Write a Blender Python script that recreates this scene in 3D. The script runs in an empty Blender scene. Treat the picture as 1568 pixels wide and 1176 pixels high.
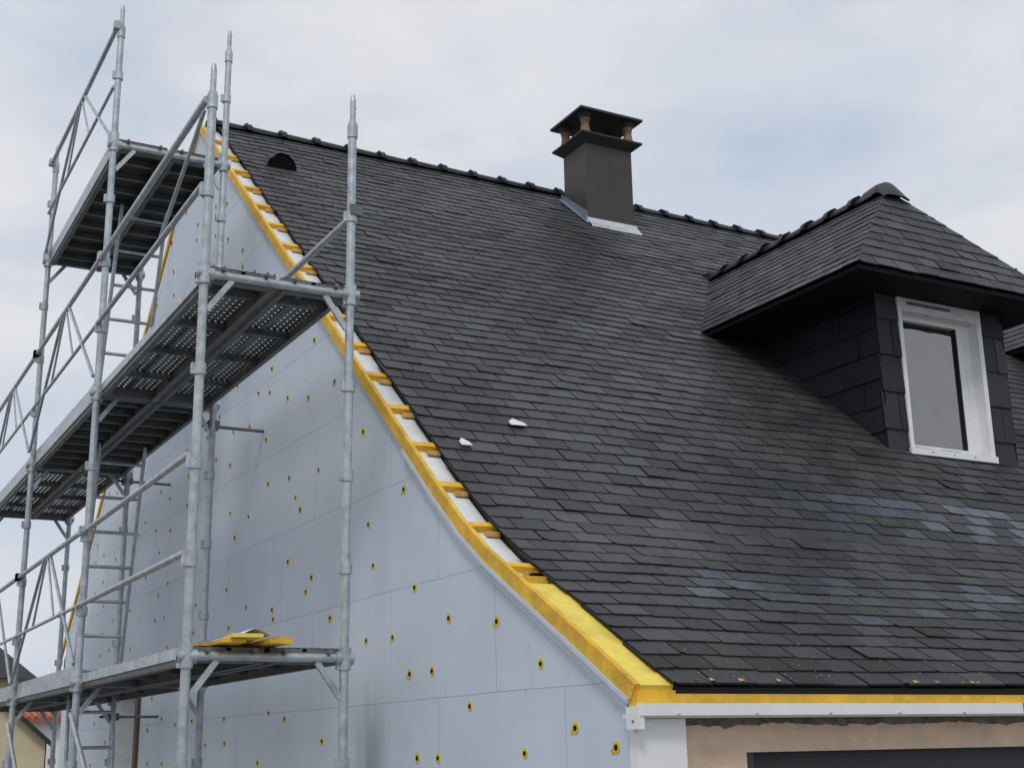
import bpy, bmesh, math, random
from mathutils import Vector, Matrix, noise
random.seed(7)
S=bpy.context.scene
COL=bpy.context.collection
S.view_settings.view_transform='Standard'; S.view_settings.look='None'; S.view_settings.exposure=0

# ------------------------------------------------------------ materials
def mat(name,col,rough=.6,metal=0.,var=.12,scale=8.,bump=0.,bscale=40.,spec=.5):
    m=bpy.data.materials.new(name); m.use_nodes=True; nt=m.node_tree; b=nt.nodes['Principled BSDF']
    tc=nt.nodes.new('ShaderNodeTexCoord')
    n=nt.nodes.new('ShaderNodeTexNoise'); n.inputs['Scale'].default_value=scale; n.inputs['Detail'].default_value=8; n.inputs['Roughness'].default_value=.65
    nt.links.new(tc.outputs['Object'],n.inputs['Vector'])
    r=nt.nodes.new('ShaderNodeMapRange'); r.inputs[1].default_value=.3; r.inputs[2].default_value=.7; r.inputs[3].default_value=1-var; r.inputs[4].default_value=1+var
    nt.links.new(n.outputs['Fac'],r.inputs[0])
    mx=nt.nodes.new('ShaderNodeVectorMath'); mx.operation='SCALE'; mx.inputs[0].default_value=col
    nt.links.new(r.outputs[0],mx.inputs['Scale']); nt.links.new(mx.outputs[0],b.inputs['Base Color'])
    b.inputs['Roughness'].default_value=rough; b.inputs['Metallic'].default_value=metal
    b.inputs['Specular IOR Level'].default_value=spec
    if bump>0:
        n2=nt.nodes.new('ShaderNodeTexNoise'); n2.inputs['Scale'].default_value=bscale; n2.inputs['Detail'].default_value=6
        nt.links.new(tc.outputs['Object'],n2.inputs['Vector'])
        bp=nt.nodes.new('ShaderNodeBump'); bp.inputs['Strength'].default_value=bump; bp.inputs['Distance'].default_value=.01
        nt.links.new(n2.outputs['Fac'],bp.inputs['Height']); nt.links.new(bp.outputs[0],b.inputs['Normal'])
    return m

def slate_mat(name,gl=.42,spec=.42):
    m=bpy.data.materials.new(name); m.use_nodes=True; nt=m.node_tree; N=nt.nodes; L=nt.links; b=N['Principled BSDF']
    at=N.new('ShaderNodeAttribute'); at.attribute_name='tone'
    tc=N.new('ShaderNodeTexCoord')
    n1=N.new('ShaderNodeTexNoise'); n1.inputs['Scale'].default_value=.9; n1.inputs['Detail'].default_value=7
    n2=N.new('ShaderNodeTexNoise'); n2.inputs['Scale'].default_value=35; n2.inputs['Detail'].default_value=8; n2.inputs['Roughness'].default_value=.7
    L.new(tc.outputs['Object'],n1.inputs['Vector']); L.new(tc.outputs['Object'],n2.inputs['Vector'])
    r1=N.new('ShaderNodeMapRange'); r1.inputs[1].default_value=.32; r1.inputs[2].default_value=.68; r1.inputs[3].default_value=.70; r1.inputs[4].default_value=1.28
    r2=N.new('ShaderNodeMapRange'); r2.inputs[1].default_value=.3; r2.inputs[2].default_value=.75; r2.inputs[3].default_value=.72; r2.inputs[4].default_value=1.4
    L.new(n1.outputs['Fac'],r1.inputs[0]); L.new(n2.outputs['Fac'],r2.inputs[0])
    mm=N.new('ShaderNodeMath'); mm.operation='MULTIPLY'; L.new(r1.outputs[0],mm.inputs[0]); L.new(r2.outputs[0],mm.inputs[1])
    vs=N.new('ShaderNodeVectorMath'); vs.operation='SCALE'; L.new(at.outputs['Color'],vs.inputs[0]); L.new(mm.outputs[0],vs.inputs['Scale'])
    v=N.new('ShaderNodeTexNoise'); v.inputs['Scale'].default_value=70; v.inputs['Detail'].default_value=2; L.new(tc.outputs['Object'],v.inputs['Vector'])
    rr=N.new('ShaderNodeMapRange'); rr.inputs[1].default_value=.69; rr.inputs[2].default_value=.79; rr.inputs[3].default_value=0; rr.inputs[4].default_value=.55; L.new(v.outputs['Fac'],rr.inputs[0])
    mx=N.new('ShaderNodeMix'); mx.data_type='RGBA'; L.new(rr.outputs[0],mx.inputs[0]); L.new(vs.outputs[0],mx.inputs[6]); mx.inputs[7].default_value=(.16,.16,.14,1)
    L.new(mx.outputs[2],b.inputs['Base Color'])
    r3=N.new('ShaderNodeMapRange'); r3.inputs[3].default_value=gl-.1; r3.inputs[4].default_value=gl+.2; L.new(n2.outputs['Fac'],r3.inputs[0])
    ma=N.new('ShaderNodeMath'); ma.operation='MULTIPLY'; L.new(r3.outputs[0],ma.inputs[0]); L.new(at.outputs['Alpha'],ma.inputs[1])
    L.new(ma.outputs[0],b.inputs['Roughness'])
    b.inputs['Specular IOR Level'].default_value=spec
    bp=N.new('ShaderNodeBump'); bp.inputs['Strength'].default_value=.35; bp.inputs['Distance'].default_value=.004
    L.new(n2.outputs['Fac'],bp.inputs['Height']); L.new(bp.outputs[0],b.inputs['Normal'])
    return m

def foam_mat():
    m=bpy.data.materials.new('blue_grey_foam_board'); m.use_nodes=True; nt=m.node_tree; N=nt.nodes; L=nt.links; b=N['Principled BSDF']
    tc=N.new('ShaderNodeTexCoord'); sp=N.new('ShaderNodeSeparateXYZ'); L.new(tc.outputs['Object'],sp.inputs[0])
    cb=N.new('ShaderNodeCombineXYZ'); L.new(sp.outputs[1],cb.inputs[0]); L.new(sp.outputs[2],cb.inputs[1])
    wn=N.new('ShaderNodeTexNoise'); wn.inputs['Scale'].default_value=1.6; wn.inputs['Detail'].default_value=3; L.new(cb.outputs[0],wn.inputs['Vector'])
    wv=N.new('ShaderNodeVectorMath'); wv.operation='MULTIPLY_ADD'; L.new(wn.outputs['Color'],wv.inputs[0]); wv.inputs[1].default_value=(.02,.02,0); L.new(cb.outputs[0],wv.inputs[2])
    br=N.new('ShaderNodeTexBrick'); br.offset=.5; br.inputs['Scale'].default_value=1.
    br.inputs['Brick Width'].default_value=1.25; br.inputs['Row Height'].default_value=.6; br.inputs['Mortar Size'].default_value=.0035; br.inputs['Mortar Smooth'].default_value=.3
    br.inputs['Color1'].default_value=(.60,.685,.785,1); br.inputs['Color2'].default_value=(.64,.715,.80,1); br.inputs['Mortar'].default_value=(.47,.54,.62,1)
    L.new(wv.outputs[0],br.inputs['Vector'])
    n=N.new('ShaderNodeTexNoise'); n.inputs['Scale'].default_value=.8; n.inputs['Detail'].default_value=9; n.inputs['Roughness'].default_value=.6; L.new(cb.outputs[0],n.inputs['Vector'])
    r=N.new('ShaderNodeMapRange'); r.inputs[1].default_value=.3; r.inputs[2].default_value=.7; r.inputs[3].default_value=.90; r.inputs[4].default_value=1.05; L.new(n.outputs['Fac'],r.inputs[0])
    vs=N.new('ShaderNodeVectorMath'); vs.operation='SCALE'; L.new(br.outputs['Color'],vs.inputs[0]); L.new(r.outputs[0],vs.inputs['Scale'])
    mp=N.new('ShaderNodeMapping'); mp.inputs['Scale'].default_value=(9,1.3,1); L.new(cb.outputs[0],mp.inputs[0])
    n3=N.new('ShaderNodeTexNoise'); n3.inputs['Scale'].default_value=1.; n3.inputs['Detail'].default_value=7; L.new(mp.outputs[0],n3.inputs['Vector'])
    r3=N.new('ShaderNodeMapRange'); r3.inputs[1].default_value=.62; r3.inputs[2].default_value=.80; r3.inputs[3].default_value=0; r3.inputs[4].default_value=.32; L.new(n3.outputs['Fac'],r3.inputs[0])
    mx=N.new('ShaderNodeMix'); mx.data_type='RGBA'; L.new(r3.outputs[0],mx.inputs[0]); L.new(vs.outputs[0],mx.inputs[6]); mx.inputs[7].default_value=(.36,.40,.46,1)
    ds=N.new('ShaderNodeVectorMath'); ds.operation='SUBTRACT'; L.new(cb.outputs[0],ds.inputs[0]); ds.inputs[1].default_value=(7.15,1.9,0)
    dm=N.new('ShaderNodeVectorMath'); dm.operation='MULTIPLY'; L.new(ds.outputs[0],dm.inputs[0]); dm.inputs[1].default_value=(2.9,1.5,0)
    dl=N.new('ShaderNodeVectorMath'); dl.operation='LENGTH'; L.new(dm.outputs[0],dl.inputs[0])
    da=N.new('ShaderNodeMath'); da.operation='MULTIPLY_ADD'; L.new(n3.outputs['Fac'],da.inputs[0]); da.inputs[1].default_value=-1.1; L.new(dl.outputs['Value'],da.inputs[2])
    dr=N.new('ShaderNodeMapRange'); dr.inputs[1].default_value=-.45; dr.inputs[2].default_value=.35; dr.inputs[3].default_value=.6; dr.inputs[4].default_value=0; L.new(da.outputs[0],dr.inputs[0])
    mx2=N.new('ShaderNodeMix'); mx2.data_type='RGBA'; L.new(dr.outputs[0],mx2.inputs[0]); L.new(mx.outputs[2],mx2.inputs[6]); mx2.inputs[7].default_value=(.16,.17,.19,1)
    n5=N.new('ShaderNodeTexNoise'); n5.inputs['Scale'].default_value=11; n5.inputs['Detail'].default_value=4; L.new(cb.outputs[0],n5.inputs['Vector'])
    r5=N.new('ShaderNodeMapRange'); r5.inputs[1].default_value=.69; r5.inputs[2].default_value=.76; r5.inputs[3].default_value=0; r5.inputs[4].default_value=.5; L.new(n5.outputs['Fac'],r5.inputs[0])
    mx3=N.new('ShaderNodeMix'); mx3.data_type='RGBA'; L.new(r5.outputs[0],mx3.inputs[0]); L.new(mx2.outputs[2],mx3.inputs[6]); mx3.inputs[7].default_value=(.33,.36,.42,1)
    L.new(mx3.outputs[2],b.inputs['Base Color']); b.inputs['Roughness'].default_value=.7; b.inputs['Specular IOR Level'].default_value=.25
    n4=N.new('ShaderNodeTexNoise'); n4.inputs['Scale'].default_value=3; L.new(cb.outputs[0],n4.inputs['Vector'])
    ad=N.new('ShaderNodeMath'); ad.operation='MULTIPLY_ADD'; L.new(br.outputs['Fac'],ad.inputs[0]); ad.inputs[1].default_value=-.8; L.new(n4.outputs['Fac'],ad.inputs[2])
    bp=N.new('ShaderNodeBump'); bp.inputs['Strength'].default_value=.5; bp.inputs['Distance'].default_value=.006; L.new(ad.outputs[0],bp.inputs['Height']); L.new(bp.outputs[0],b.inputs['Normal'])
    return m

def perf_mat():
    m=mat('perforated_steel_deck',(.17,.175,.18),.5,.4,.25,6)
    nt=m.node_tree; N=nt.nodes; L=nt.links; b=N['Principled BSDF']; out=N['Material Output']
    tc=N.new('ShaderNodeTexCoord'); s=N.new('ShaderNodeVectorMath'); s.operation='MULTIPLY'; s.inputs[1].default_value=(26,17,0); L.new(tc.outputs['Object'],s.inputs[0])
    f=N.new('ShaderNodeVectorMath'); f.operation='FRACTION'; L.new(s.outputs[0],f.inputs[0])
    q=N.new('ShaderNodeVectorMath'); q.operation='SUBTRACT'; q.inputs[1].default_value=(.5,.5,0); L.new(f.outputs[0],q.inputs[0])
    l=N.new('ShaderNodeVectorMath'); l.operation='LENGTH'; L.new(q.outputs[0],l.inputs[0])
    lt=N.new('ShaderNodeMath'); lt.operation='LESS_THAN'; lt.inputs[1].default_value=.17; L.new(l.outputs['Value'],lt.inputs[0])
    tr=N.new('ShaderNodeBsdfTransparent'); mx=N.new('ShaderNodeMixShader'); L.new(lt.outputs[0],mx.inputs[0]); L.new(b.outputs[0],mx.inputs[1]); L.new(tr.outputs[0],mx.inputs[2]); L.new(mx.outputs[0],out.inputs[0])
    return m

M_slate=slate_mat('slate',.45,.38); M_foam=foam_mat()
M_clad=slate_mat('dark_cladding_slate',.55,.25)
M_galv=mat('galvanised_steel',(.44,.48,.515),.42,.5,.30,14,.15,60)
M_galvd=mat('weathered_steel',(.15,.155,.16),.55,.4,.3,10)
M_perf=perf_mat()
M_ply=mat('dark_plywood_deck',(.045,.042,.038),.7,0,.3,5)
M_yel=mat('yellow_treated_timber',(.76,.45,.035),.6,0,.28,9,.25,50)
M_yel2=mat('yellow_sarking_board',(.84,.66,.11),.6,0,.22,6,.25,30)
M_bat=mat('roof_batten_wood',(.58,.38,.12),.7,0,.3,20)
M_white=mat('white_paint',(.82,.83,.84),.45,0,.05,6)
M_memb=mat('white_insulation_strip',(.74,.76,.78),.7,0,.12,12)
M_strip=mat('pale_edge_profile',(.60,.66,.73),.5,.1,.08,10)
M_beige=mat('beige_render',(.68,.52,.39),.85,0,.14,7,.6,60)
M_mortar=mat('broken_mortar',(.26,.22,.18),.95,0,.5,18,1.,40)
M_anth=mat('anthracite_door',(.035,.042,.055),.4,0,.1,5)
M_dark=mat('dark_void',(.008,.008,.008),.95,spec=.0)
M_black=mat('black_plastic',(.013,.013,.014),.6,spec=.3)
M_soff=mat('dark_soffit',(.010,.011,.014),.7,0,.1,5,spec=.2)
M_chim=mat('brown_grey_chimney_metal',(.060,.050,.047),.55,.15,.12,5)
M_cap=mat('chimney_cap_concrete',(.030,.028,.027),.7,0,.15,10)
M_terr=mat('terracotta_leg',(.22,.135,.085),.7,0,.35,14)
M_zinc=mat('zinc_flashing',(.68,.70,.72),.38,.5,.12,12)
M_zincb=mat('blue_grey_flashing',(.27,.33,.40),.4,.5,.15,12)
M_ring=mat('yellow_plug',(.72,.56,.04),.5)
M_ridge=mat('ridge_tile_dark',(.034,.035,.039),.5,0,.3,12,.2,50)
M_cream=mat('cream_render',(.62,.55,.36),.85,0,.08,3)
M_otile=mat('orange_roof_tile',(.42,.14,.07),.75,0,.3,6)
M_brown=mat('brown_wood_frame',(.12,.07,.045),.6,0,.2,10)
M_grav=mat('gravel_ground',(.21,.20,.18),.95,0,.35,1.5,1.,30)

def glass_mat():
    m=bpy.data.materials.new('window_glass'); m.use_nodes=True; nt=m.node_tree; b=nt.nodes['Principled BSDF']
    b.inputs['Base Color'].default_value=(.03,.032,.036,1); b.inputs['Roughness'].default_value=.02; b.inputs['IOR'].default_value=2.6; b.inputs['Specular IOR Level'].default_value=.6
    tc=nt.nodes.new('ShaderNodeTexCoord'); n=nt.nodes.new('ShaderNodeTexNoise'); n.inputs['Scale'].default_value=2.2; nt.links.new(tc.outputs['Object'],n.inputs['Vector'])
    bp=nt.nodes.new('ShaderNodeBump'); bp.inputs['Strength'].default_value=.25; bp.inputs['Distance'].default_value=.02; nt.links.new(n.outputs['Fac'],bp.inputs['Height']); nt.links.new(bp.outputs[0],b.inputs['Normal'])
    return m
M_glass=glass_mat()

# ------------------------------------------------------------ mesh builder
class MB:
    def __init__(s): s.v=[]; s.f=[]; s.mi=[]; s.sm=[]; s.tone=[]; s.mats=[]
    def m(s,mt):
        if mt not in s.mats: s.mats.append(mt)
        return s.mats.index(mt)
    def face(s,pts,mt,smooth=False,tone=None):
        i=len(s.v); s.v+= [tuple(p) for p in pts]; s.f.append(tuple(range(i,i+len(pts)))); s.mi.append(s.m(mt)); s.sm.append(smooth); s.tone.append(tone or (.05,.05,.05,1))
    def poly(s,vs,fs,mt,smooth=False,tone=None):
        i=len(s.v); s.v+=[tuple(p) for p in vs]
        for f in fs: s.f.append(tuple(a+i for a in f)); s.mi.append(s.m(mt)); s.sm.append(smooth); s.tone.append(tone or (.05,.05,.05,1))
    def box(s,x0,x1,y0,y1,z0,z1,mt,tone=None):
        v=[(x,y,z) for z in (z0,z1) for y in (y0,y1) for x in (x0,x1)]
        s.poly(v,[(0,2,3,1),(4,5,7,6),(0,1,5,4),(2,6,7,3),(0,4,6,2),(1,3,7,5)],mt,False,tone)
    def bar(s,p,q,w,h,mt,up=(0,0,1)):
        p=Vector(p);q=Vector(q);d=(q-p).normalized();up=Vector(up); a=d.cross(up).normalized(); b=a.cross(d)
        v=[e+a*sa*w/2+b*sb*h/2 for e in (p,q) for sb in(-1,1) for sa in(-1,1)]
        s.poly(v,[(0,1,3,2),(4,6,7,5),(0,4,5,1),(2,3,7,6),(0,2,6,4),(1,5,7,3)],mt)
    def tube(s,p,q,r,mt,n=12,r2=None,caps=True):
        p=Vector(p);q=Vector(q);d=(q-p).normalized(); up=Vector((0,0,1)) if abs(d.z)<.9 else Vector((1,0,0))
        a=d.cross(up).normalized(); b=d.cross(a); r2=r if r2 is None else r2
        v=[];
        for e,rr in((p,r),(q,r2)):
            for k in range(n):
                t=2*math.pi*k/n; v.append(e+a*math.cos(t)*rr+b*math.sin(t)*rr)
        s.poly(v,[(k,(k+1)%n,n+(k+1)%n,n+k) for k in range(n)],mt,True)
        if caps:
            s.poly(v[:n],[tuple(range(n))],mt); s.poly(v[n:],[tuple(range(n))],mt)
    def build(s,name,parent=None,clips=()):
        me=bpy.data.meshes.new(name); me.from_pydata(s.v,[],s.f)
        for mt in s.mats: me.materials.append(mt)
        ca=me.color_attributes.new(name='tone',type='FLOAT_COLOR',domain='CORNER')
        buf=[]
        for p in me.polygons:
            p.material_index=s.mi[p.index]; p.use_smooth=s.sm[p.index]
            for _ in range(p.loop_total): buf+=s.tone[p.index]
        ca.data.foreach_set('color',buf)
        if clips:
            bm=bmesh.new(); bm.from_mesh(me)
            for co,no in clips:
                bmesh.ops.bisect_plane(bm,geom=bm.verts[:]+bm.edges[:]+bm.faces[:],plane_co=co,plane_no=no,clear_outer=True)
            bm.to_mesh(me); bm.free()
        me.update()
        o=bpy.data.objects.new(name,me); COL.objects.link(o)
        if parent: o.parent=parent
        return o
def empty(name):
    o=bpy.data.objects.new(name,None); COL.objects.link(o); return o

# slates on a parametric surface:  P(u,v)->(point, normal)
def slates(mb,P,U,V,w,e,mt,col,gap=.007,jit=1.,thick=.006,special=None,overlap=2.0,u0=0.,wob=.0):
    rows=int(V/e)+1
    for r in range(rows):
        v0=r*e
        if v0>V-.02: break
        ustart=u0-(w/2 if r%2 else 0)-random.uniform(0,.014)
        k=0
        rq=random.uniform(.95,1.05)
        while True:
            a=ustart+k*w; b=a+w-gap*random.uniform(.6,1.45); k+=1
            if a>U: break
            a2=max(a,u0-random.uniform(0,.020)); b2=min(b,U)
            if b2-a2<.03: continue
            wv=wob*noise.noise(Vector((a*.9,r*.35,5.)))
            vb=v0+wv+random.gauss(0,.0028)*jit; vb2=vb+random.gauss(0,.0022)*jit; vt=min(v0+e*overlap,V+.02)
            if random.random()<.012*jit: vb-=.012; vb2-=.008
            lift=abs(random.gauss(0,.0016))*jit; l2=lift+random.gauss(0,.0014)*jit
            if random.random()<.03*jit: lift+=.006
            q=rq*random.uniform(.76,1.25); ro=random.uniform(.82,1.2); c=[x*q for x in col]
            if special:
                sp=special((a+b)/2,v0)
                if sp: c=[c[i]*sp[i] for i in range(3)]; ro*=sp[3]
            pa,n=P(a2,vb); pb,_=P(b2,vb2); pc,n2=P(b2,vt); pd,_=P(a2,vt)
            hb=.010+thick
            A=pa+n*(hb+lift); B=pb+n*(hb+l2); Cc=pc+n2*.003; D=pd+n2*.003
            A0=pa+n*(.006+lift); B0=pb+n*(.006+l2); C0=pc-n2*.004; D0=pd-n2*.004
            t=(c[0],c[1],c[2],ro)
            te=(c[0]*.4,c[1]*.4,c[2]*.4,1.3)  # dark broken edges; the course shadow line is also put into this tone
            if random.random()<.14*jit:
                s1=random.uniform(.012,.032)
                pm,_=P(a2+s1,vb); pn,_=P(a2,vb+s1)
                mb.face([pm+n*(hb+lift),B,Cc,D,pn+n*(hb+lift)],mt,False,t)
                mb.face([A0,B0,B,pm+n*(hb+lift)],mt,False,te)
            else:
                mb.face([A,B,Cc,D],mt,False,t)
                mb.face([A0,B0,B,A],mt,False,te)
            te=(c[0]*.22,c[1]*.22,c[2]*.22,1.4)
            mb.face([A0,A,D,D0],mt,False,te); mb.face([B0,C0,Cc,B],mt,False,te)

# ================================================================ HOUSE
house=empty('slate_roof_house')
XR=14.5
PROF=[(4.39,2.365),(4.9,2.655),(5.35,2.905),(5.65,3.075),(5.92,3.255),(6.2,3.475),(7.2,4.315),(9.0,5.835),(11.46,7.905)]
cum=[0]
for i in range(1,len(PROF)): cum.append(cum[-1]+math.dist(PROF[i],PROF[i-1]))
VL=cum[-1]
def prof(v,off=0.):
    v=max(0,min(v,VL))
    for i in range(1,len(PROF)):
        if v<=cum[i]+1e-9: break
    a,b=PROF[i-1],PROF[i]; t=(v-cum[i-1])/(cum[i]-cum[i-1]); L=cum[i]-cum[i-1]
    ny,nz=-(b[1]-a[1])/L,(b[0]-a[0])/L
    return a[0]+(b[0]-a[0])*t+ny*off, a[1]+(b[1]-a[1])*t+nz*off, ny, nz
def v_at_y(y):
    for i in range(1,len(PROF)):
        if y<=PROF[i][0]: return cum[i-1]+(cum[i]-cum[i-1])*(y-PROF[i-1][0])/(PROF[i][0]-PROF[i-1][0])
    return VL
X0=3.095
def Pmain(u,v):
    y,z,ny,nz=prof(v); x=X0+u
    s=.014*(noise.noise(Vector((x*.7,v*.7,0)))) 
    return Vector((x,y+ny*s,z+nz*s)),Vector((0,ny,nz))
def special(u,v):
    x=X0+u; y,z,_,_=prof(v)
    n=noise.noise(Vector((x*1.3,y*2.6,3)))
    if 5.12<y<5.45 and x>3.9 and random.random()<.5: return (1.6,1.8,2.1,.58)  # bluish bands here and below: reflection put into the slate colour, glossier too
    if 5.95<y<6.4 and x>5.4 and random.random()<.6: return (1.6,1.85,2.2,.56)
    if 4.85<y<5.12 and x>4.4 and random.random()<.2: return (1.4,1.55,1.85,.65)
    if n>.3 and random.random()<.25: return (1.05,1.1,1.2,.85)
    if y<4.9 and random.random()<.3: return (.78,.78,.75,1.25)
    if n<-.3 and random.random()<.3: return (.8,.78,.74,1.2)
    return None
mb=MB(); slates(mb,Pmain,XR-X0,VL-.05,.205,.128,M_slate,(.053,.052,.0535),special=special,wob=.014)
mb.build('front_slates',house)
mb=MB()
def sweep(mb,x0,x1,o0,o1,mt,v0=0,v1=None):
    v1=VL if v1 is None else v1
    vs=[v0]+[c for c in cum if v0+1e-4<c<v1-1e-4]+[v1]
    ring=[]
    for v in vs:
        y0,z0,_,_=prof(v,o0); y1,z1,_,_=prof(v,o1)
        ring.append([(x0,y0,z0),(x1,y0,z0),(x1,y1,z1),(x0,y1,z1)])
    V=[p for r in ring for p in r]; F=[(3,2,1,0)]
    for i in range(len(ring)-1):
        for k in range(4): F.append((i*4+k,i*4+(k+1)%4,(i+1)*4+(k+1)%4,(i+1)*4+k))
    e=(len(ring)-1)*4; F.append((e,e+1,e+2,e+3))
    mb.poly(V,F,mt)
sweep(mb,X0+.02,XR,-.09,-.003,M_black)
YB,ZB=16.8,3.2
mb.poly([(X0-.1,11.46,7.93),(XR,11.46,7.93),(XR,YB,ZB+.03),(X0-.1,YB,ZB+.03),(X0-.1,11.46,7.83),(XR,11.46,7.83),(XR,YB,ZB-.07),(X0-.1,YB,ZB-.07)],
        [(0,1,2,3),(7,6,5,4),(0,3,7,4),(3,2,6,7),(2,1,5,6)],M_ridge)
mb.build('roof_deck',house)
mb=MB()
sweep(mb,2.925,2.951,-.066,.0,M_yel,0.02)
mb.poly([(2.925,11.47,7.905),(2.951,11.47,7.905),(2.951,YB,ZB+.0),(2.925,YB,ZB+.0),(2.925,11.47,7.82),(2.951,11.47,7.82),(2.951,YB,ZB-.08),(2.925,YB,ZB-.08)],
        [(0,1,2,3),(7,6,5,4),(0,3,7,4),(3,2,6,7),(2,1,5,6)],M_yel)
mb.build('rake_board',house)
mb=MB(); sweep(mb,2.952,X0+.014,-.085,-.042,M_memb,v_at_y(5.3)); mb.build('insulation_strip',house)
mb=MB(); v=v_at_y(5.5)
while v<VL-.1:
    vs=v+random.uniform(-.015,.015); a=prof(vs,-.026)
    ny,nz=a[2],a[3]; ty,tz=nz,-ny
    w=random.uniform(.024,.030); h=.019; sk=random.uniform(-.015,.02)
    P4=[]
    for x,s_ in ((2.9515,0),(X0+.05,sk)):
        for su,sn in((-1,-1),(1,-1),(1,1),(-1,1)):
            P4.append((x,a[0]+ty*(w*su+s_)+ny*h*sn,a[1]+tz*(w*su+s_)+nz*h*sn))
    mb.poly(P4,[(0,1,2,3),(7,6,5,4),(0,4,5,1),(1,5,6,2),(2,6,7,3),(3,7,4,0)],M_yel)
    b=prof(vs-.06,-.03)
    mb.box(3.03,X0+.01,b[0]-.02,b[0]+.02,b[1]-.015,b[1]+.012,M_bat)
    v+=.45
a=prof(v_at_y(5.36),-.03); mb.box(2.953,X0+.03,a[0]-.035,a[0]+.0,a[1]-.02,a[1]+.02,M_yel)
a=prof(v_at_y(5.43),-.033); mb.box(3.04,X0+.03,a[0]-.06,a[0]+.04,a[1]-.02,a[1]+.004,M_dark)  # near-black block set in as the shadow of the opening
mb.build('batten_ends',house)
mb=MB(); sweep(mb,2.952,X0+.014,-.03,-.004,M_yel2,0.02,v_at_y(5.28)); 
mb.build('verge_plank',house)
mb=MB(); sweep(mb,2.918,2.95,-.088,-.068,M_strip,0.03,v_at_y(6.6)); sweep(mb,2.935,2.95,-.125,-.09,M_foam,0.05,v_at_y(6.3)); mb.build('edge_profile',house)
def ridge_tiles(mb,p,q,pitch,r,drop,kn=.02):
    p=Vector(p);q=Vector(q);L=(q-p).length;d=(q-p)/L; side=d.cross(Vector((0,0,1))).normalized(); up=Vector((0,0,1))
    k=0
    while k*pitch<L-.05:
        a=p+d*(k*pitch); b=p+d*min(L,(k+1)*pitch+.03)
        ja=random.uniform(-.005,.005)
        prof2=[]
        for e,sc in((a,1.22),(a+d*.055,1.2),(a+d*.057,1.0),(b,.9)):
            ring=[]
            for i in range(9):
                t=math.pi*(i/8)
                x=math.cos(t)*r*sc*1.25; z=math.sin(t)*r*sc-drop+ja
                ring.append(e+side*x+up*z)
            prof2.append(ring)
        V=[x for rg in prof2 for x in rg]; F=[]
        for j in range(3):
            for i in range(8): F.append((j*9+i,j*9+i+1,(j+1)*9+i+1,(j+1)*9+i))
        F.append(tuple(range(9))); F.append(tuple(range(27,36)))
        mb.poly(V,F,M_ridge,True)
        c=a+d*.03+up*(r*1.18-drop)
        mb.tube(c-up*.01,c+up*.02,kn,M_ridge,8,kn*.6)
        k+=1
mb=MB(); ridge_tiles(mb,(3.02,11.47,7.90),(XR,11.47,7.90),.345,.085,.03); mb.build('ridge_tiles',house)

XW=2.955
def wall_piece(mb,y0,y1,zb,mt=M_foam):
    top=[]
    for y in [y0]+[p[0] for p in PROF if y0<p[0]<y1]+[y1]:
        if y<=11.46:
            a=prof(v_at_y(y),0); top.append((y,a[1]-.07))
        else: top.append((y,7.905-(y-11.46)*(7.905-ZB)/(YB-11.46)-.09))
    mb.face([(XW,y0,zb)]+[(XW,y1,zb)]+[(XW,y,z) for y,z in reversed(top)],mt)
mb=MB()
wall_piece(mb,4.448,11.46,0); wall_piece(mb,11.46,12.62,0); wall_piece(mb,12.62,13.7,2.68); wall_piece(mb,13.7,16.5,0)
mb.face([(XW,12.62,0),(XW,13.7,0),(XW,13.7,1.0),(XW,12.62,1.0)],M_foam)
mb.face([(XW,13.7,1.0),(XW+.25,13.7,1.0),(XW+.25,13.7,2.68),(XW,13.7,2.68)],M_memb)
mb.face([(XW,12.62,1.0),(XW+.25,12.62,1.0),(XW+.25,12.62,2.68),(XW,12.62,2.68)],M_memb)
mb.face([(XW,12.62,2.68),(XW+.25,12.62,2.68),(XW+.25,13.7,2.68),(XW,13.7,2.68)],M_memb)
mb.box(XW+.2,XW+.249,12.621,13.699,1.0,2.679,M_memb); 
mb.box(XW-.03,XW+.12,12.622,12.72,1.0,2.678,M_brown)
mb.build('insulated_gable_wall',house)
mb=MB()
mb.box(XW+.001,XR,16.45,16.5,0,3.1,M_beige); mb.face([(XR,4.5,0),(XR,16.5,0),(XR,16.5,3.1),(XR,11.46,7.8),(XR,4.5,2.3)],M_beige)
mb.box(3.18,3.52,4.50,4.75,0,2.20,M_beige); mb.box(3.52,6.6,4.50,4.75,2.11,2.20,M_beige); mb.box(6.6,XR-.01,4.50,4.75,0,2.20,M_beige)
mb.box(3.18,XR-.01,4.52,4.75,2.201,2.26,M_mortar)  # darker broken mortar; also paints in the shadow gap under the fascia
x=3.18
while x<9:
    l=.012; h=2.218+.016*noise.noise(Vector((x*3.1,0,0)))+.012*noise.noise(Vector((x*13,1,0)))+.006*noise.noise(Vector((x*40,2,0)))
    mb.box(x,x+l,4.503,4.52,2.19,h,M_beige); x+=l
mb.build('front_wall',house)
mb=MB(); mb.box(3.52,6.6,4.66,4.70,0,2.11,M_anth)
for k in range(8): mb.box(3.54,6.58,4.645,4.662,k*.265+.01,k*.265+.25,M_anth)
mb.box(3.521,3.57,4.52,4.64,0,2.109,M_anth)
mb.build('garage_door',house)
mb=MB(); mb.box(2.953,3.18,4.44,4.50,0,2.245,M_white)
mb.box(3.07,3.074,4.437,4.445,0,2.03,M_memb)
mb.box(2.925,XR,4.375,4.40,2.255,2.302,M_white); mb.box(2.925,XR,4.40,4.50,2.247,2.262,M_white)
mb.box(2.94,XR,4.405,4.44,2.303,2.352,M_yel)
mb.box(5.02,5.024,4.370,4.376,2.255,2.302,M_galvd)
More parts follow.
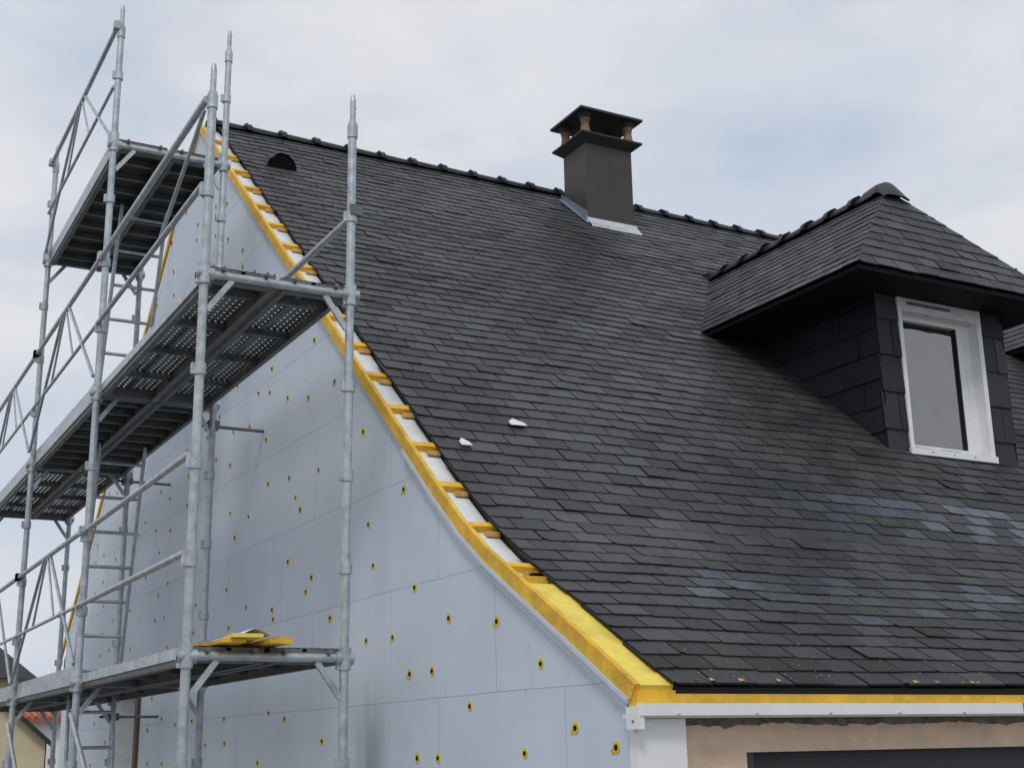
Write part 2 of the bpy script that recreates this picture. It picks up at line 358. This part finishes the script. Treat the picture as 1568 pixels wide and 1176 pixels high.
for i in range(30): 
    x=3.1+i*.385; mb.tube((x,4.362,2.262),(x,4.38,2.262),.005,M_zinc,8)
mb.build('eave_fascia',house)
mb=MB(); mb.box(2.93,2.96,4.40,4.46,2.25,2.345,M_yel); mb.box(2.92,2.945,4.38,4.47,2.205,2.29,M_white); mb.tube((2.915,4.42,2.235),(2.92,4.42,2.235),.005,M_galvd,8); mb.build('corner_cap',house)

plugs=[(5.19,2.50),(5.89,2.34),(4.91,2.22),(4.60,2.14),(5.60,2.72),(6.12,2.78),(6.54,2.98),(6.32,2.53),(6.60,2.53),(7.12,3.17),(7.20,3.42),(6.69,3.54),(7.30,4.0),(6.83,2.74),(7.21,2.75),(7.8,4.44),(8.2,4.83),(8.29,4.45),(8.72,4.55),(8.06,3.91),(8.64,3.96),(8.62,3.38),(8.15,3.22),(8.4,3.7),(8.5,3.8),(8.25,3.14),(7.8,2.93),(8.9,3.02),(5.35,2.12),(6.5,2.1),(6.25,2.1),(7.6,2.5),(8.6,2.35),(7.9,2.2)]
y=9.05; i=0
while y<16.4:
    top=7.8-abs(y-11.46)*.86
    z=1.2+(.15 if i%2 else 0)
    while z<top-.15:
        if random.random()<.72: plugs.append((y+random.uniform(-.13,.13),z+random.uniform(-.1,.1)))
        z+=.31
    y+=.46; i+=1
mb=MB()
for (y,z) in plugs:
    if 12.55<y<13.75 and z<2.75: continue
    r=random.uniform(.022,.029)
    mb.tube((XW+.01,y,z),(XW-.003,y,z),r,M_ring,14)
    mb.tube((XW+.01,y,z),(XW-.005,y-.002,z-.002),r*.48,M_black,10)
    if random.random()<.35:
        mb.tube((XW+.01,y+r,z-r*.6),(XW-.002,y+r,z-r*.6),r*.5,M_yel,7)
mb.build('wall_plugs',house)

# chimney
mb=MB()
cx0,cx1,cy0,cy1=6.78,7.35,10.74,11.18
mb.box(cx0,cx1,cy0,cy1,7.2,8.28,M_chim)
def slab(mb,o0,o1,z0,z1,mt):
    a=[(cx0-o0,cy0-o0,z0),(cx1+o0,cy0-o0,z0),(cx1+o0,cy1+o0,z0),(cx0-o0,cy1+o0,z0)]
    b=[(cx0-o1,cy0-o1,z1),(cx1+o1,cy0-o1,z1),(cx1+o1,cy1+o1,z1),(cx0-o1,cy1+o1,z1)]
    mb.poly(a+b,[(3,2,1,0),(4,5,6,7),(0,1,5,4),(1,2,6,5),(2,3,7,6),(3,0,4,7)],mt)
slab(mb,.005,.085,8.20,8.27,M_cap); slab(mb,.09,.09,8.27,8.29,M_cap); slab(mb,.085,-.04,8.29,8.35,M_cap)
slab(mb,.10,.10,8.535,8.56,M_cap); slab(mb,.10,.02,8.56,8.595,M_cap)
for x in (cx0+.02,cx1-.02):
    for y in (cy0+.02,cy1-.02):
        for k in range(4):
            r=[.065,.05,.042,.055,.085][k]; r2=[.065,.05,.042,.055,.085][k+1]
            mb.tube((x,y,8.30+k*.06),(x,y,8.30+(k+1)*.06),r,M_terr if k<3 else M_cap,10,r2,False)
mb.box(cx0+.12,cx1-.12,cy0+.1,cy1-.1,8.3,8.40,M_cap)
mb.build('chimney',house)
mb=MB()
def rz(y): return prof(v_at_y(y))[1]
mb.box(cx0-.015,cx1+.02,cy0-.03,cy0-.008,rz(cy0)-.03,rz(cy0)+.055,M_zinc)
ya=cy0-.10
mb.poly([(cx0-.01,ya,rz(ya)+.028),(cx1+.03,ya,rz(ya)+.028),(cx1+.03,cy0-.02,rz(cy0)+.03),(cx0-.01,cy0-.02,rz(cy0)+.03),(cx0-.01,ya,rz(ya)+.01),(cx1+.03,ya,rz(ya)+.01)],[(0,1,2,3),(4,5,1,0)],M_zinc)
mb.poly([(cx0-.012,cy0-.03,rz(cy0)+.02),(cx0-.012,cy1+.05,rz(11.23)+.02),(cx0-.012,cy1+.05,rz(11.23)+.09),(cx0-.012,cy0-.03,rz(cy0)+.12)],[(0,1,2,3)],M_zincb)
mb.poly([(cx0-.05,cy0-.06,rz(cy0-.06)+.028),(cx0-.05,cy1+.05,rz(11.23)+.028),(cx0-.01,cy1+.05,rz(11.23)+.033),(cx0-.01,cy0-.06,rz(cy0-.06)+.033)],[(0,1,2,3)],M_zincb)
mb.build('chimney_flashing',house)

mb=MB(); vy_=10.55; vz=rz(vy_)
V=[];nn=12; vx_=3.45
for (yy,zz,r) in ((vy_-.03,vz+.01,.135),(vy_+.0,vz+.022,.14),(vy_+.24,vz+.20,.05)):
    for i in range(nn+1):
        t=math.pi*i/nn; V.append((vx_+math.cos(t)*r,yy,zz+math.sin(t)*r*1.05))
F=[]
for j in range(2):
    for i in range(nn): F.append((j*(nn+1)+i,j*(nn+1)+i+1,(j+1)*(nn+1)+i+1,(j+1)*(nn+1)+i))
mb.poly(V,F,M_ridge,True)
mb.face([(vx_+math.cos(math.pi*i/nn)*.122,vy_-.025,vz+.012+math.sin(math.pi*i/nn)*.125) for i in range(nn+1)],M_dark)
mb.build('roof_vent',house)

mb=MB()
for (x,y,s) in ((3.75,6.81,.055),(3.27,6.55,.033)):
    z=rz(y)+.02
    mb.poly([(x-s,y-.02,z),(x+s,y-.03,z+.0),(x+s*1.1,y+.03,z+.035),(x-s*.2,y+.04,z+.055),(x-s*.9,y+.02,z+.03),(x,y,z+.035)],[(0,1,5),(1,2,5),(2,3,5),(3,4,5),(4,0,5)],M_memb)
for i in range(45):
    x=random.uniform(3.12,5.0); y=4.4+abs(random.gauss(0,.2)); 
    z=rz(y)+.020; s=random.uniform(.002,.004)
    mb.poly([(x-s,y-s,z-.002),(x+s,y-s,z-.002),(x+s*.8,y+s,z+.004),(x-s,y+s,z+.003),(x,y,z+s)],[(0,1,4),(1,2,4),(2,3,4),(3,0,4)],M_mortar)
# a few dead leaves / moss tufts along the eave edge
for i in range(14):
    x=random.uniform(3.12,5.0); y=4.40; z=rz(y)+.018; s=random.uniform(.008,.016)
    mb.poly([(x-s,y-.01,z),(x+s,y-.012,z+.004),(x+s*.6,y+s,z+.012),(x-s*.6,y+s*.8,z+.012)],[(0,1,2,3)],random.choice([M_bat,M_brown,M_mortar]))
mb.build('loose_debris',house)

# ------------------------------------------------------------ dormers
def dormer(off):
    ox,oy,oz=off
    O=Vector(off)
    xl,xr,xc=6.48,8.68,7.58; ye,ya=6.66,7.41; ze,zr=5.45,6.50; yt=9.95
    wl,wr,yw=7.0,8.32,7.05
    L=math.hypot(xc-xl,zr-ze); nL=Vector((-(zr-ze),0,(xc-xl))).normalized(); dL=Vector((xc-xl,0,zr-ze)).normalized()
    nR=Vector((zr-ze,0,xc-xl)).normalized(); dR=Vector((xl-xc,0,zr-ze)).normalized()
    Lf=math.hypot(ya-ye,zr-ze); dF=Vector((0,ya-ye,zr-ze)).normalized(); nF=Vector((0,-(zr-ze),ya-ye)).normalized()
    col=(.048,.048,.050)
    hl=Vector((ya-ye,-(xc-xl),0)); hr=Vector((-(ya-ye),-(xc-xl),0))
    m1=MB(); slates(m1,lambda u,v:(O+Vector((xl,ye-.03,ze))+Vector((0,u,0))+dL*v,nL),yt-ye,L,.2,.112,M_slate,col,gap=.005)
    m1.build('dormer_side_slates',house,[(O+Vector((xl,ye,0)),hl)])
    m1=MB(); slates(m1,lambda u,v:(O+Vector((xr,ye-.03,ze))+Vector((0,u,0))+dR*v,nR),yt-ye,L,.2,.112,M_slate,col,gap=.005)
    m1.build('dormer_side_slates',house,[(O+Vector((xr,ye,0)),hr)])
    m1=MB(); slates(m1,lambda u,v:(O+Vector((xl,ye,ze))+Vector((u,0,0))+dF*v,nF),xr-xl,Lf,.2,.125,M_slate,col,gap=.006)
    m1.build('dormer_hip_slates',house,[(O+Vector((xl,ye,0)),-hl),(O+Vector((xr,ye,0)),-hr)])
    m=MB()
    A=[O+Vector(p) for p in ((xl+.015,ye+.015,ze-.008),(xr-.015,ye+.015,ze-.008),(xr-.015,yt,ze-.008),(xl+.015,yt,ze-.008),(xc,ya,zr-.012),(xc,yt,zr-.012),
        (xl+.02,ye+.02,ze-.035),(xr-.02,ye+.02,ze-.035),(xr-.02,yt,ze-.035),(xl+.02,yt,ze-.035))]
    m.poly(A,[(0,1,4),(1,2,5,4),(0,4,5,3),(0,6,7,1),(1,7,8,2),(0,3,9,6),(6,9,8,7)],M_soff)
    m.build('dormer_deck',house)
    m=MB(); ridge_tiles(m,O+Vector((xc,ya-.02,zr)),O+Vector((xc,yt-.1,zr)),.30,.085,.04,.016)
    c=O+Vector((xc,ya+.04,zr-.045)); nn=10; V=[];
    st=[(-.17,.02,.135),(-.15,.07,.13),(-.08,.11,.125),(.0,.125,.12),(.14,.11,.105)]
    for (dy,hh,ww) in st:
        for i in range(nn+1):
            t=math.pi*i/nn; V.append(c+Vector((math.cos(t)*ww,dy,math.sin(t)*hh-(.06 if dy<-.1 else .0))))
    F=[]
    for j in range(len(st)-1):
        for i in range(nn): F.append((j*(nn+1)+i,j*(nn+1)+i+1,(j+1)*(nn+1)+i+1,(j+1)*(nn+1)+i))
    m.poly(V,F,M_ridge,True)
    m.tube(O+Vector((xl,ye,ze+.010)),O+Vector((xc,ya,zr+.010)),.009,M_ridge,6); m.tube(O+Vector((xr,ye,ze+.010)),O+Vector((xc,ya,zr+.010)),.009,M_ridge,6)
    m.build('dormer_ridge',house)
    cc=(.017,.019,.025)  # cheek shade put into a darker slate tone than the jambs
    m=MB()
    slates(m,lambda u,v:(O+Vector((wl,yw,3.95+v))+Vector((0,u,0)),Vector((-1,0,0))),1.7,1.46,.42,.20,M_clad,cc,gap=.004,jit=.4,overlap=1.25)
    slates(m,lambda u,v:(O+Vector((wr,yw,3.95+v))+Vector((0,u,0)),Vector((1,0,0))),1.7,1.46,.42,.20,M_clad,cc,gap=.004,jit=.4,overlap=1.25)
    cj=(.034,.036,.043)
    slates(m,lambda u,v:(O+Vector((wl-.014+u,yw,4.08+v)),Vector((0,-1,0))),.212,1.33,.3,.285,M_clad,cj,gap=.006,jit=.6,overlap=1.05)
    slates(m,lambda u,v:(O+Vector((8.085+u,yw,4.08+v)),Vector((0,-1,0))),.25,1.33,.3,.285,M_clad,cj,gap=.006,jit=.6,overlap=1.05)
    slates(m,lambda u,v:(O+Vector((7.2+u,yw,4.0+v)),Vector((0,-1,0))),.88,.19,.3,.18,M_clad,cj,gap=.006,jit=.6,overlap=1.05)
    for b in ((wl+.006,7.19,yw+.006,yw+.5,3.9,5.41),(8.09,wr-.006,yw+.006,yw+.5,3.9,5.41),(7.19,8.09,yw+.006,yw+.4,3.9,4.19),(wl+.006,wl+.02,yw+.5,8.6,3.9,5.41),(wr-.02,wr-.006,yw+.5,8.6,3.9,5.41)):
        m.box(b[0]+ox,b[1]+ox,b[2]+oy,b[3]+oy,b[4]+oz,b[5]+oz,M_soff)
    m.build('dormer_walls',house)
    m=MB()
    def bx(x0,x1,y0,y1,z0,z1,mt): m.box(x0+ox,x1+ox,y0+oy,y1+oy,z0+oz,z1+oz,mt)
    bx(7.20,7.235,yw-.02,yw+.16,4.2,5.44,M_white); bx(8.035,8.08,yw-.02,yw+.16,4.2,5.44,M_white)
    bx(7.235,8.035,yw-.015,yw+.16,5.32,5.44,M_memb); bx(7.19,8.09,yw-.035,yw+.16,4.185,4.235,M_white)
    bx(7.235,8.035,yw-.022,yw-.016,5.31,5.335,M_memb)
    bx(7.3,7.75,yw-.028,yw-.018,5.365,5.385,M_galvd)
    f0,f1=yw+.07,yw+.13
    bx(7.235,7.29,f0,f1,4.235,5.32,M_white); bx(7.965,8.035,f0,f1,4.235,5.32,M_white); bx(7.29,7.965,f0,f1,4.235,4.285,M_white); bx(7.29,7.965,f0,f1,5.27,5.32,M_white)
    bx(7.29,7.30,f0+.01,f1,4.285,5.27,M_black); bx(7.90,7.965,f0+.005,f1,4.285,5.27,M_white); bx(7.885,7.90,f0+.01,f1,4.285,5.27,M_black)
    for i in range(3): m.tube((7.4+i*.22+ox,yw-.037+oy,4.21+oz),(7.4+i*.22+ox,yw-.03+oy,4.21+oz),.006,M_galvd,8)
    bx(7.30,7.885,f0+.03,f0+.036,4.285,5.27,M_glass)
    bx(7.2,8.08,f1+.2,f1+.21,4.2,5.44,M_dark)
    m.build('dormer_window',house)
dormer((0,0,0)); dormer((4.37,.66,.55))

# ================================================================ SCAFFOLD
sc=empty('scaffolding')
XO,XI=1.735,2.555
FY=[6.53,9.2,11.9,14.6]; LV=[2.60,4.57,6.45]
R=.0242
def collar(mb,x,y,z):
    mb.tube((x,y,z-.03),(x,y,z+.03),R*1.38,M_galv,12)
    mb.box(x-.045,x-.02,y-.012,y+.012,z-.028,z+.03,M_galv)
mb=MB()
tops=[5.62,7.42,7.42,5.6]
for i,y in enumerate(FY):
    for x in (XO,XI):
        lx=random.uniform(-.006,.006)
        mb.tube((x,y,.05),(x+lx,y,tops[i]),R,M_galv,14)
        mb.tube((x+lx,y,tops[i]),(x+lx,y,tops[i]+.13),R*.72,M_galv,12)
        mb.tube((x+lx,y,tops[i]+.13),(x+lx,y,tops[i]+.17),R*.72,M_galv,12,R*.45)
        mb.tube((x+lx,y,tops[i]-.10),(x+lx,y,tops[i]-.02),R*1.25,M_galv,12)
        mb.box(x-.08,x+.08,y-.08,y+.08,0.004,.012,M_galv); mb.tube((x,y,.012),(x,y,.1),.018,M_galv,8)
        z=.6
        while z<tops[i]-.1:
            collar(mb,x,y,z); z+=.4925
    for l,z in enumerate([.62]+LV):
        if z>tops[i]: continue
        mb.tube((XO,y,z),(XI,y,z),R*.95,M_galv,12)
        if z>1:
            for x,s in((XO,1),(XI,-1)):
                mb.bar((x+s*.15,y,z-.02),(x+s*.02,y,z-.20),.03,.018,M_galv,(0,1,0))
                mb.tube((x-s*.045,y,z),(x+s*.05,y,z),R*1.4,M_galv,12)
                mb.tube((x,y,z-.055),(x,y,z+.055),R*1.45,M_galv,12)
mb.build('frames',sc)
mb=MB()
def rail(x,y0,z0,y1,z1,r=.017,mt=M_galv): mb.tube((x,y0,z0),(x,y1,z1),r,mt,10)
def guard(x,b,z):
    y0,y1=FY[b],FY[b+1]; ym=(y0+y1)/2
    rail(x,y0,z+1.0,y1,z+1.0,.0185); rail(x,y0,z+.5,y1,z+.5,.013)
    rail(x,ym-.12,z+1.0,y0+.03,z+.12,.0125); rail(x,ym+.12,z+1.0,y1-.03,z+.12,.0125)
    rail(x,ym-.45,z+.5,ym-.02,z+1.0,.009); rail(x,ym+.45,z+.5,ym+.02,z+1.0,.009)
    for y in (y0,y1):
        mb.box(x-.03,x+.03,y-.03,y+.03,z+.97,z+1.03,M_galv)
xo=XO-.03
rail(xo,FY[0],LV[0]+1.0,FY[1],LV[0]+.99,.0185); rail(xo,FY[0],LV[0]+.5,FY[1],LV[0]+.5,.0185)
rail(xo,FY[0],LV[1]+1.0,FY[1],LV[1]+1.0,.0205); rail(xo,FY[0],LV[1]+.5,FY[1],LV[1]+.5,.0165)
rail(xo,FY[0]+.04,LV[1]+.95,FY[0]+.9,LV[1]+.52,.012)
guard(xo,1,LV[0]); guard(xo,2,LV[0]); guard(xo,1,LV[1]); guard(xo,2,LV[1]); guard(xo,1,LV[2]-.04)
rail(XI+.03,FY[0]-.02,LV[1]+.5,FY[1],LV[1]+.5,.02); mb.box(XI-.02,XI+.05,FY[0]-.04,FY[0]+.04,LV[1]+.47,LV[1]+.53,M_galvd)
for b in range(3):
    rail(XO,FY[b],.62,FY[b+1],.62,.02); rail(xo,FY[b],.8,FY[b+1],2.4,.016)
for y,z in((9.2,4.42),(11.9,4.5),(11.9,2.45)):
    mb.tube((XI-.1,y+.05,z),(XW+.02,y+.05,z),.012,M_galvd,10); mb.box(XI-.03,XI+.05,y-.02,y+.09,z-.03,z+.03,M_galvd)
mb.build('guardrails',sc)
def deck(b,z,kind):
    m=MB(); y0,y1=FY[b]+.01,FY[b+1]-.01
    for (a,c) in ((XO+.035,XO+.035+.355),(XI-.035-.355,XI-.035)):
        zz=z+.05
        if kind=='ply': m.box(a,c,y0,y1,zz-.004,zz+.006,M_ply)
        else:
            m.face([(a,y0,zz),(c,y0,zz),(c,y1,zz),(a,y1,zz)],M_perf)
            cm=(a+c)/2; m.box(cm-.012,cm+.012,y0,y1,zz-.02,zz-.002,M_galvd)
        for x in (a,c):
            m.box(x-.004,x+.004,y0,y1,z-.03,z+.049,M_galvd)
            s=1 if x==a else -1
            m.box(min(x,x+s*.03),max(x,x+s*.03),y0,y1,z-.034,z-.0305,M_galvd)
        k=y0+.30
        st=.62 if kind!='ply' else .28
        while k<y1-.05:
            m.box(a+.005,c-.005,k-.015,k+.015,z+.0,z+.044,M_galvd); k+=st
        for yy,s in((y0,1),(y1,-1)):
            m.box(a+.0045,c-.0045,min(yy,yy+s*.05),max(yy,yy+s*.05),z-.03,z+.045,M_galvd)
            for xx in (a+.06,c-.06):
                m.tube((xx,yy,z+.02),(xx,yy-s*.06,z+.03),.012,M_galvd,8)
    m.build('platform_deck',sc)
deck(0,LV[0],'perf'); deck(1,LV[0],'perf'); deck(2,LV[0],'perf')
deck(0,LV[1],'perf'); deck(1,LV[1],'ply'); deck(2,LV[1],'perf'); deck(1,LV[2],'ply')
mb=MB()
for b,z in((0,LV[0]),(1,LV[0]),(2,LV[0]),(0,LV[1]),(1,LV[1]),(2,LV[1]),(1,LV[2])):
    mb.box(XO+.018,XO+.03,FY[b]+.03,FY[b+1]-.03,z+.0,z+.055,M_galv)
    if b>0 : mb.box(XO+.02,XO+.029,FY[b]+.06,FY[b+1]-.03,z+.055,z+.12,M_galv)
mb.build('toe_boards',sc)
def ladder(x,y0,z0,y1,z1,w=.36):
    m=MB(); 
    for s in (-w/2,w/2): m.tube((x+s,y0,z0),(x+s,y1,z1),.016,M_galv,10)
    L=math.hypot(y1-y0,z1-z0); k=.15
    while k<L-.05:
        t=k/L; m.tube((x-w/2,y0+(y1-y0)*t,z0+(z1-z0)*t),(x+w/2,y0+(y1-y0)*t,z0+(z1-z0)*t),.014,M_galv,8); k+=.28
    m.build('ladder',sc)
ladder(2.27,11.3,LV[0]+.05,10.8,LV[1]+.0); ladder(2.22,10.9,LV[1]+.05,10.3,LV[2]+.0); ladder(2.27,11.1,.1,11.4,LV[0])

st=MB(); z=LV[0]+.056
def plank(x,y0,y1,w,h,z,rot,mt):
    c=Vector((x,(y0+y1)/2,z+h/2)); d=Vector((math.sin(rot),math.cos(rot),0))*(y1-y0)/2
    st.bar(c-d,c+d,w,h,mt)
plank(1.97,6.36,8.3,.12,.020,z,.05,M_yel); plank(2.12,6.38,8.1,.12,.020,z+.001,-.05,M_yel)
plank(2.05,6.30,7.9,.15,.018,z+.022,.10,M_yel2); plank(2.17,6.40,7.6,.07,.018,z+.022,-.03,M_bat)
plank(1.86,6.6,8.9,.08,.020,z,.0,M_bat)
zz=z+.042
st.poly([(1.97,6.42,zz),(2.04,6.40,zz+.035),(2.13,6.44,zz+.0),(1.99,7.2,zz),(2.06,7.18,zz+.035),(2.14,7.2,zz)],[(0,1,4,3),(1,2,5,4)],M_memb)
st.build('timber_plank_stack')

# ================================================================ surroundings
mb=MB(); mb.face([(-800,-800,0),(800,-800,0),(800,800,0),(-800,800,0)],M_grav); mb.build('ground')
h1=empty('cream_house'); mb=MB()
yq=25; ap_=(1.4,4.85); e1=(4.36,2.33); e0=(-1.6,2.33)
mb.face([(e0[0]+.1,yq,0),(e1[0]-.1,yq,0),(e1[0]-.1,yq,e1[1]+.05),(ap_[0],yq,ap_[1]-.05),(e0[0]+.1,yq,e0[1]+.05)],M_cream)
mb.box(e1[0]-.12,e1[0]-.1,yq,34,0,2.4,M_cream); mb.box(-1.5,-1.48,yq,34,0,2.4,M_cream); mb.box(-1.48,4.2,33.9,33.99,0,2.4,M_cream); mb.build('walls',h1)
mb=MB()
for a in (e1,e0):
    mb.poly([(ap_[0],yq-.15,ap_[1]+.03),(a[0],yq-.15,a[1]),(a[0],34.2,a[1]),(ap_[0],34.2,ap_[1]+.03),(ap_[0],yq-.15,ap_[1]-.09),(a[0],yq-.15,a[1]-.1)],[(0,1,2,3),(0,4,5,1)],M_ridge)
mb.build('roof',h1)
h2=empty('slate_roofed_neighbour_house'); mb=MB(); yq=35
mb.box(-2,5.2,yq,yq+7,0,3.95,M_cream); mb.build('walls',h2); mb=MB()
mb.poly([(-2.4,yq-.3,3.95),(5.6,yq-.3,3.95),(5.6,yq+7.3,3.95),(-2.4,yq+7.3,3.95),(.5,yq+3,7.0),(2.4,yq+3,7.0)],[(0,1,5,4),(1,2,5),(2,3,4,5),(3,0,4),(0,3,2,1)],M_ridge); mb.build('roof',h2)
h3=empty('tile_roof_house'); mb=MB(); yq=45
mb.box(5.9,16,yq,yq+8,0,3.3,M_white); mb.build('walls',h3); mb=MB()
mb.poly([(5.6,yq-.4,3.25),(16.3,yq-.4,3.25),(16.3,yq+4,4.05),(5.6,yq+4,4.05),(16.3,yq+8.4,3.25),(5.6,yq+8.4,3.25),(5.6,yq-.4,3.15),(16.3,yq-.4,3.15)],[(0,1,2,3),(3,2,4,5),(0,3,5),(1,4,2),(0,6,7,1)],M_otile)
k=5.7
while k<16: mb.tube((k,yq-.42,3.26),(k,yq+4,4.06),.07,M_otile,6); k+=.22
mb.build('roof',h3)

# ================================================================ light, sky
sd=Vector((-.45,-.62,.95)).normalized()
el=math.asin(sd.z)
w=bpy.data.worlds.new('World'); S.world=w; w.use_nodes=True; nt=w.node_tree; N=nt.nodes; L=nt.links
for n_ in list(N): N.remove(n_)
out=N.new('ShaderNodeOutputWorld'); sky=N.new('ShaderNodeTexSky'); sky.sky_type='NISHITA'; sky.sun_disc=False; sky.sun_elevation=el; sky.sun_rotation=math.atan2(sd.x,sd.y)
b1=N.new('ShaderNodeBackground'); b1.inputs[1].default_value=.15; L.new(sky.outputs[0],b1.inputs[0])
tc=N.new('ShaderNodeTexCoord'); mp=N.new('ShaderNodeMapping'); mp.inputs['Scale'].default_value=(1,1,2.4); mp.inputs['Location'].default_value=(.3,.9,.2); L.new(tc.outputs['Generated'],mp.inputs[0])
n1=N.new('ShaderNodeTexNoise'); n1.inputs['Scale'].default_value=3.0; n1.inputs['Detail'].default_value=8; n1.inputs['Roughness'].default_value=.52; n1.inputs['Distortion'].default_value=.4; L.new(mp.outputs[0],n1.inputs['Vector'])
cr=N.new('ShaderNodeValToRGB'); cr.color_ramp.elements[0].position=.33; cr.color_ramp.elements[0].color=(.58,.645,.745,1); cr.color_ramp.elements[1].position=.60; cr.color_ramp.elements[1].color=(.765,.77,.80,1); L.new(n1.outputs['Fac'],cr.inputs[0])
b2=N.new('ShaderNodeBackground'); L.new(cr.outputs[0],b2.inputs[0]); b2.inputs[1].default_value=1.
n2=N.new('ShaderNodeTexNoise'); n2.inputs['Scale'].default_value=2.4; n2.inputs['Detail'].default_value=6; L.new(mp.outputs[0],n2.inputs['Vector'])
sx=N.new('ShaderNodeSeparateXYZ'); L.new(tc.outputs['Generated'],sx.inputs[0])
ma=N.new('ShaderNodeMath'); ma.operation='MULTIPLY_ADD'; ma.inputs[1].default_value=.35; L.new(sx.outputs[0],ma.inputs[0]); L.new(n2.outputs['Fac'],ma.inputs[2])
mb_=N.new('ShaderNodeMath'); mb_.operation='MULTIPLY_ADD'; mb_.inputs[1].default_value=.45; L.new(sx.outputs[2],mb_.inputs[0]); L.new(ma.outputs[0],mb_.inputs[2])
mr=N.new('ShaderNodeMapRange'); mr.inputs[1].default_value=.84; mr.inputs[2].default_value=1.05; mr.inputs[3].default_value=0; mr.inputs[4].default_value=.42; L.new(mb_.outputs[0],mr.inputs[0])
ms=N.new('ShaderNodeMixShader'); L.new(mr.outputs[0],ms.inputs[0]); L.new(b2.outputs[0],ms.inputs[1]); L.new(b1.outputs[0],ms.inputs[2]); L.new(ms.outputs[0],out.inputs[0])
sl=bpy.data.lights.new('sun','SUN'); sl.energy=1.1; sl.angle=math.radians(14); sl.color=(1,.96,.90)
so=bpy.data.objects.new('sun',sl); COL.objects.link(so); so.rotation_euler=sd.to_track_quat('Z','Y').to_euler()

cd=bpy.data.cameras.new('camera'); cd.sensor_width=36; cd.lens=2031.7/1568*36; cd.clip_end=3000; cd.clip_start=.05
co=bpy.data.objects.new('camera',cd); COL.objects.link(co)
r=Vector((.8798,-.4751,-.0167)).normalized(); f=Vector((.4623,.8468,.2631)).normalized(); u=r.cross(f).normalized(); r=f.cross(u)
co.matrix_world=Matrix(((r.x,u.x,-f.x,0),(r.y,u.y,-f.y,0),(r.z,u.z,-f.z,2.15),(0,0,0,1)))
S.camera=co
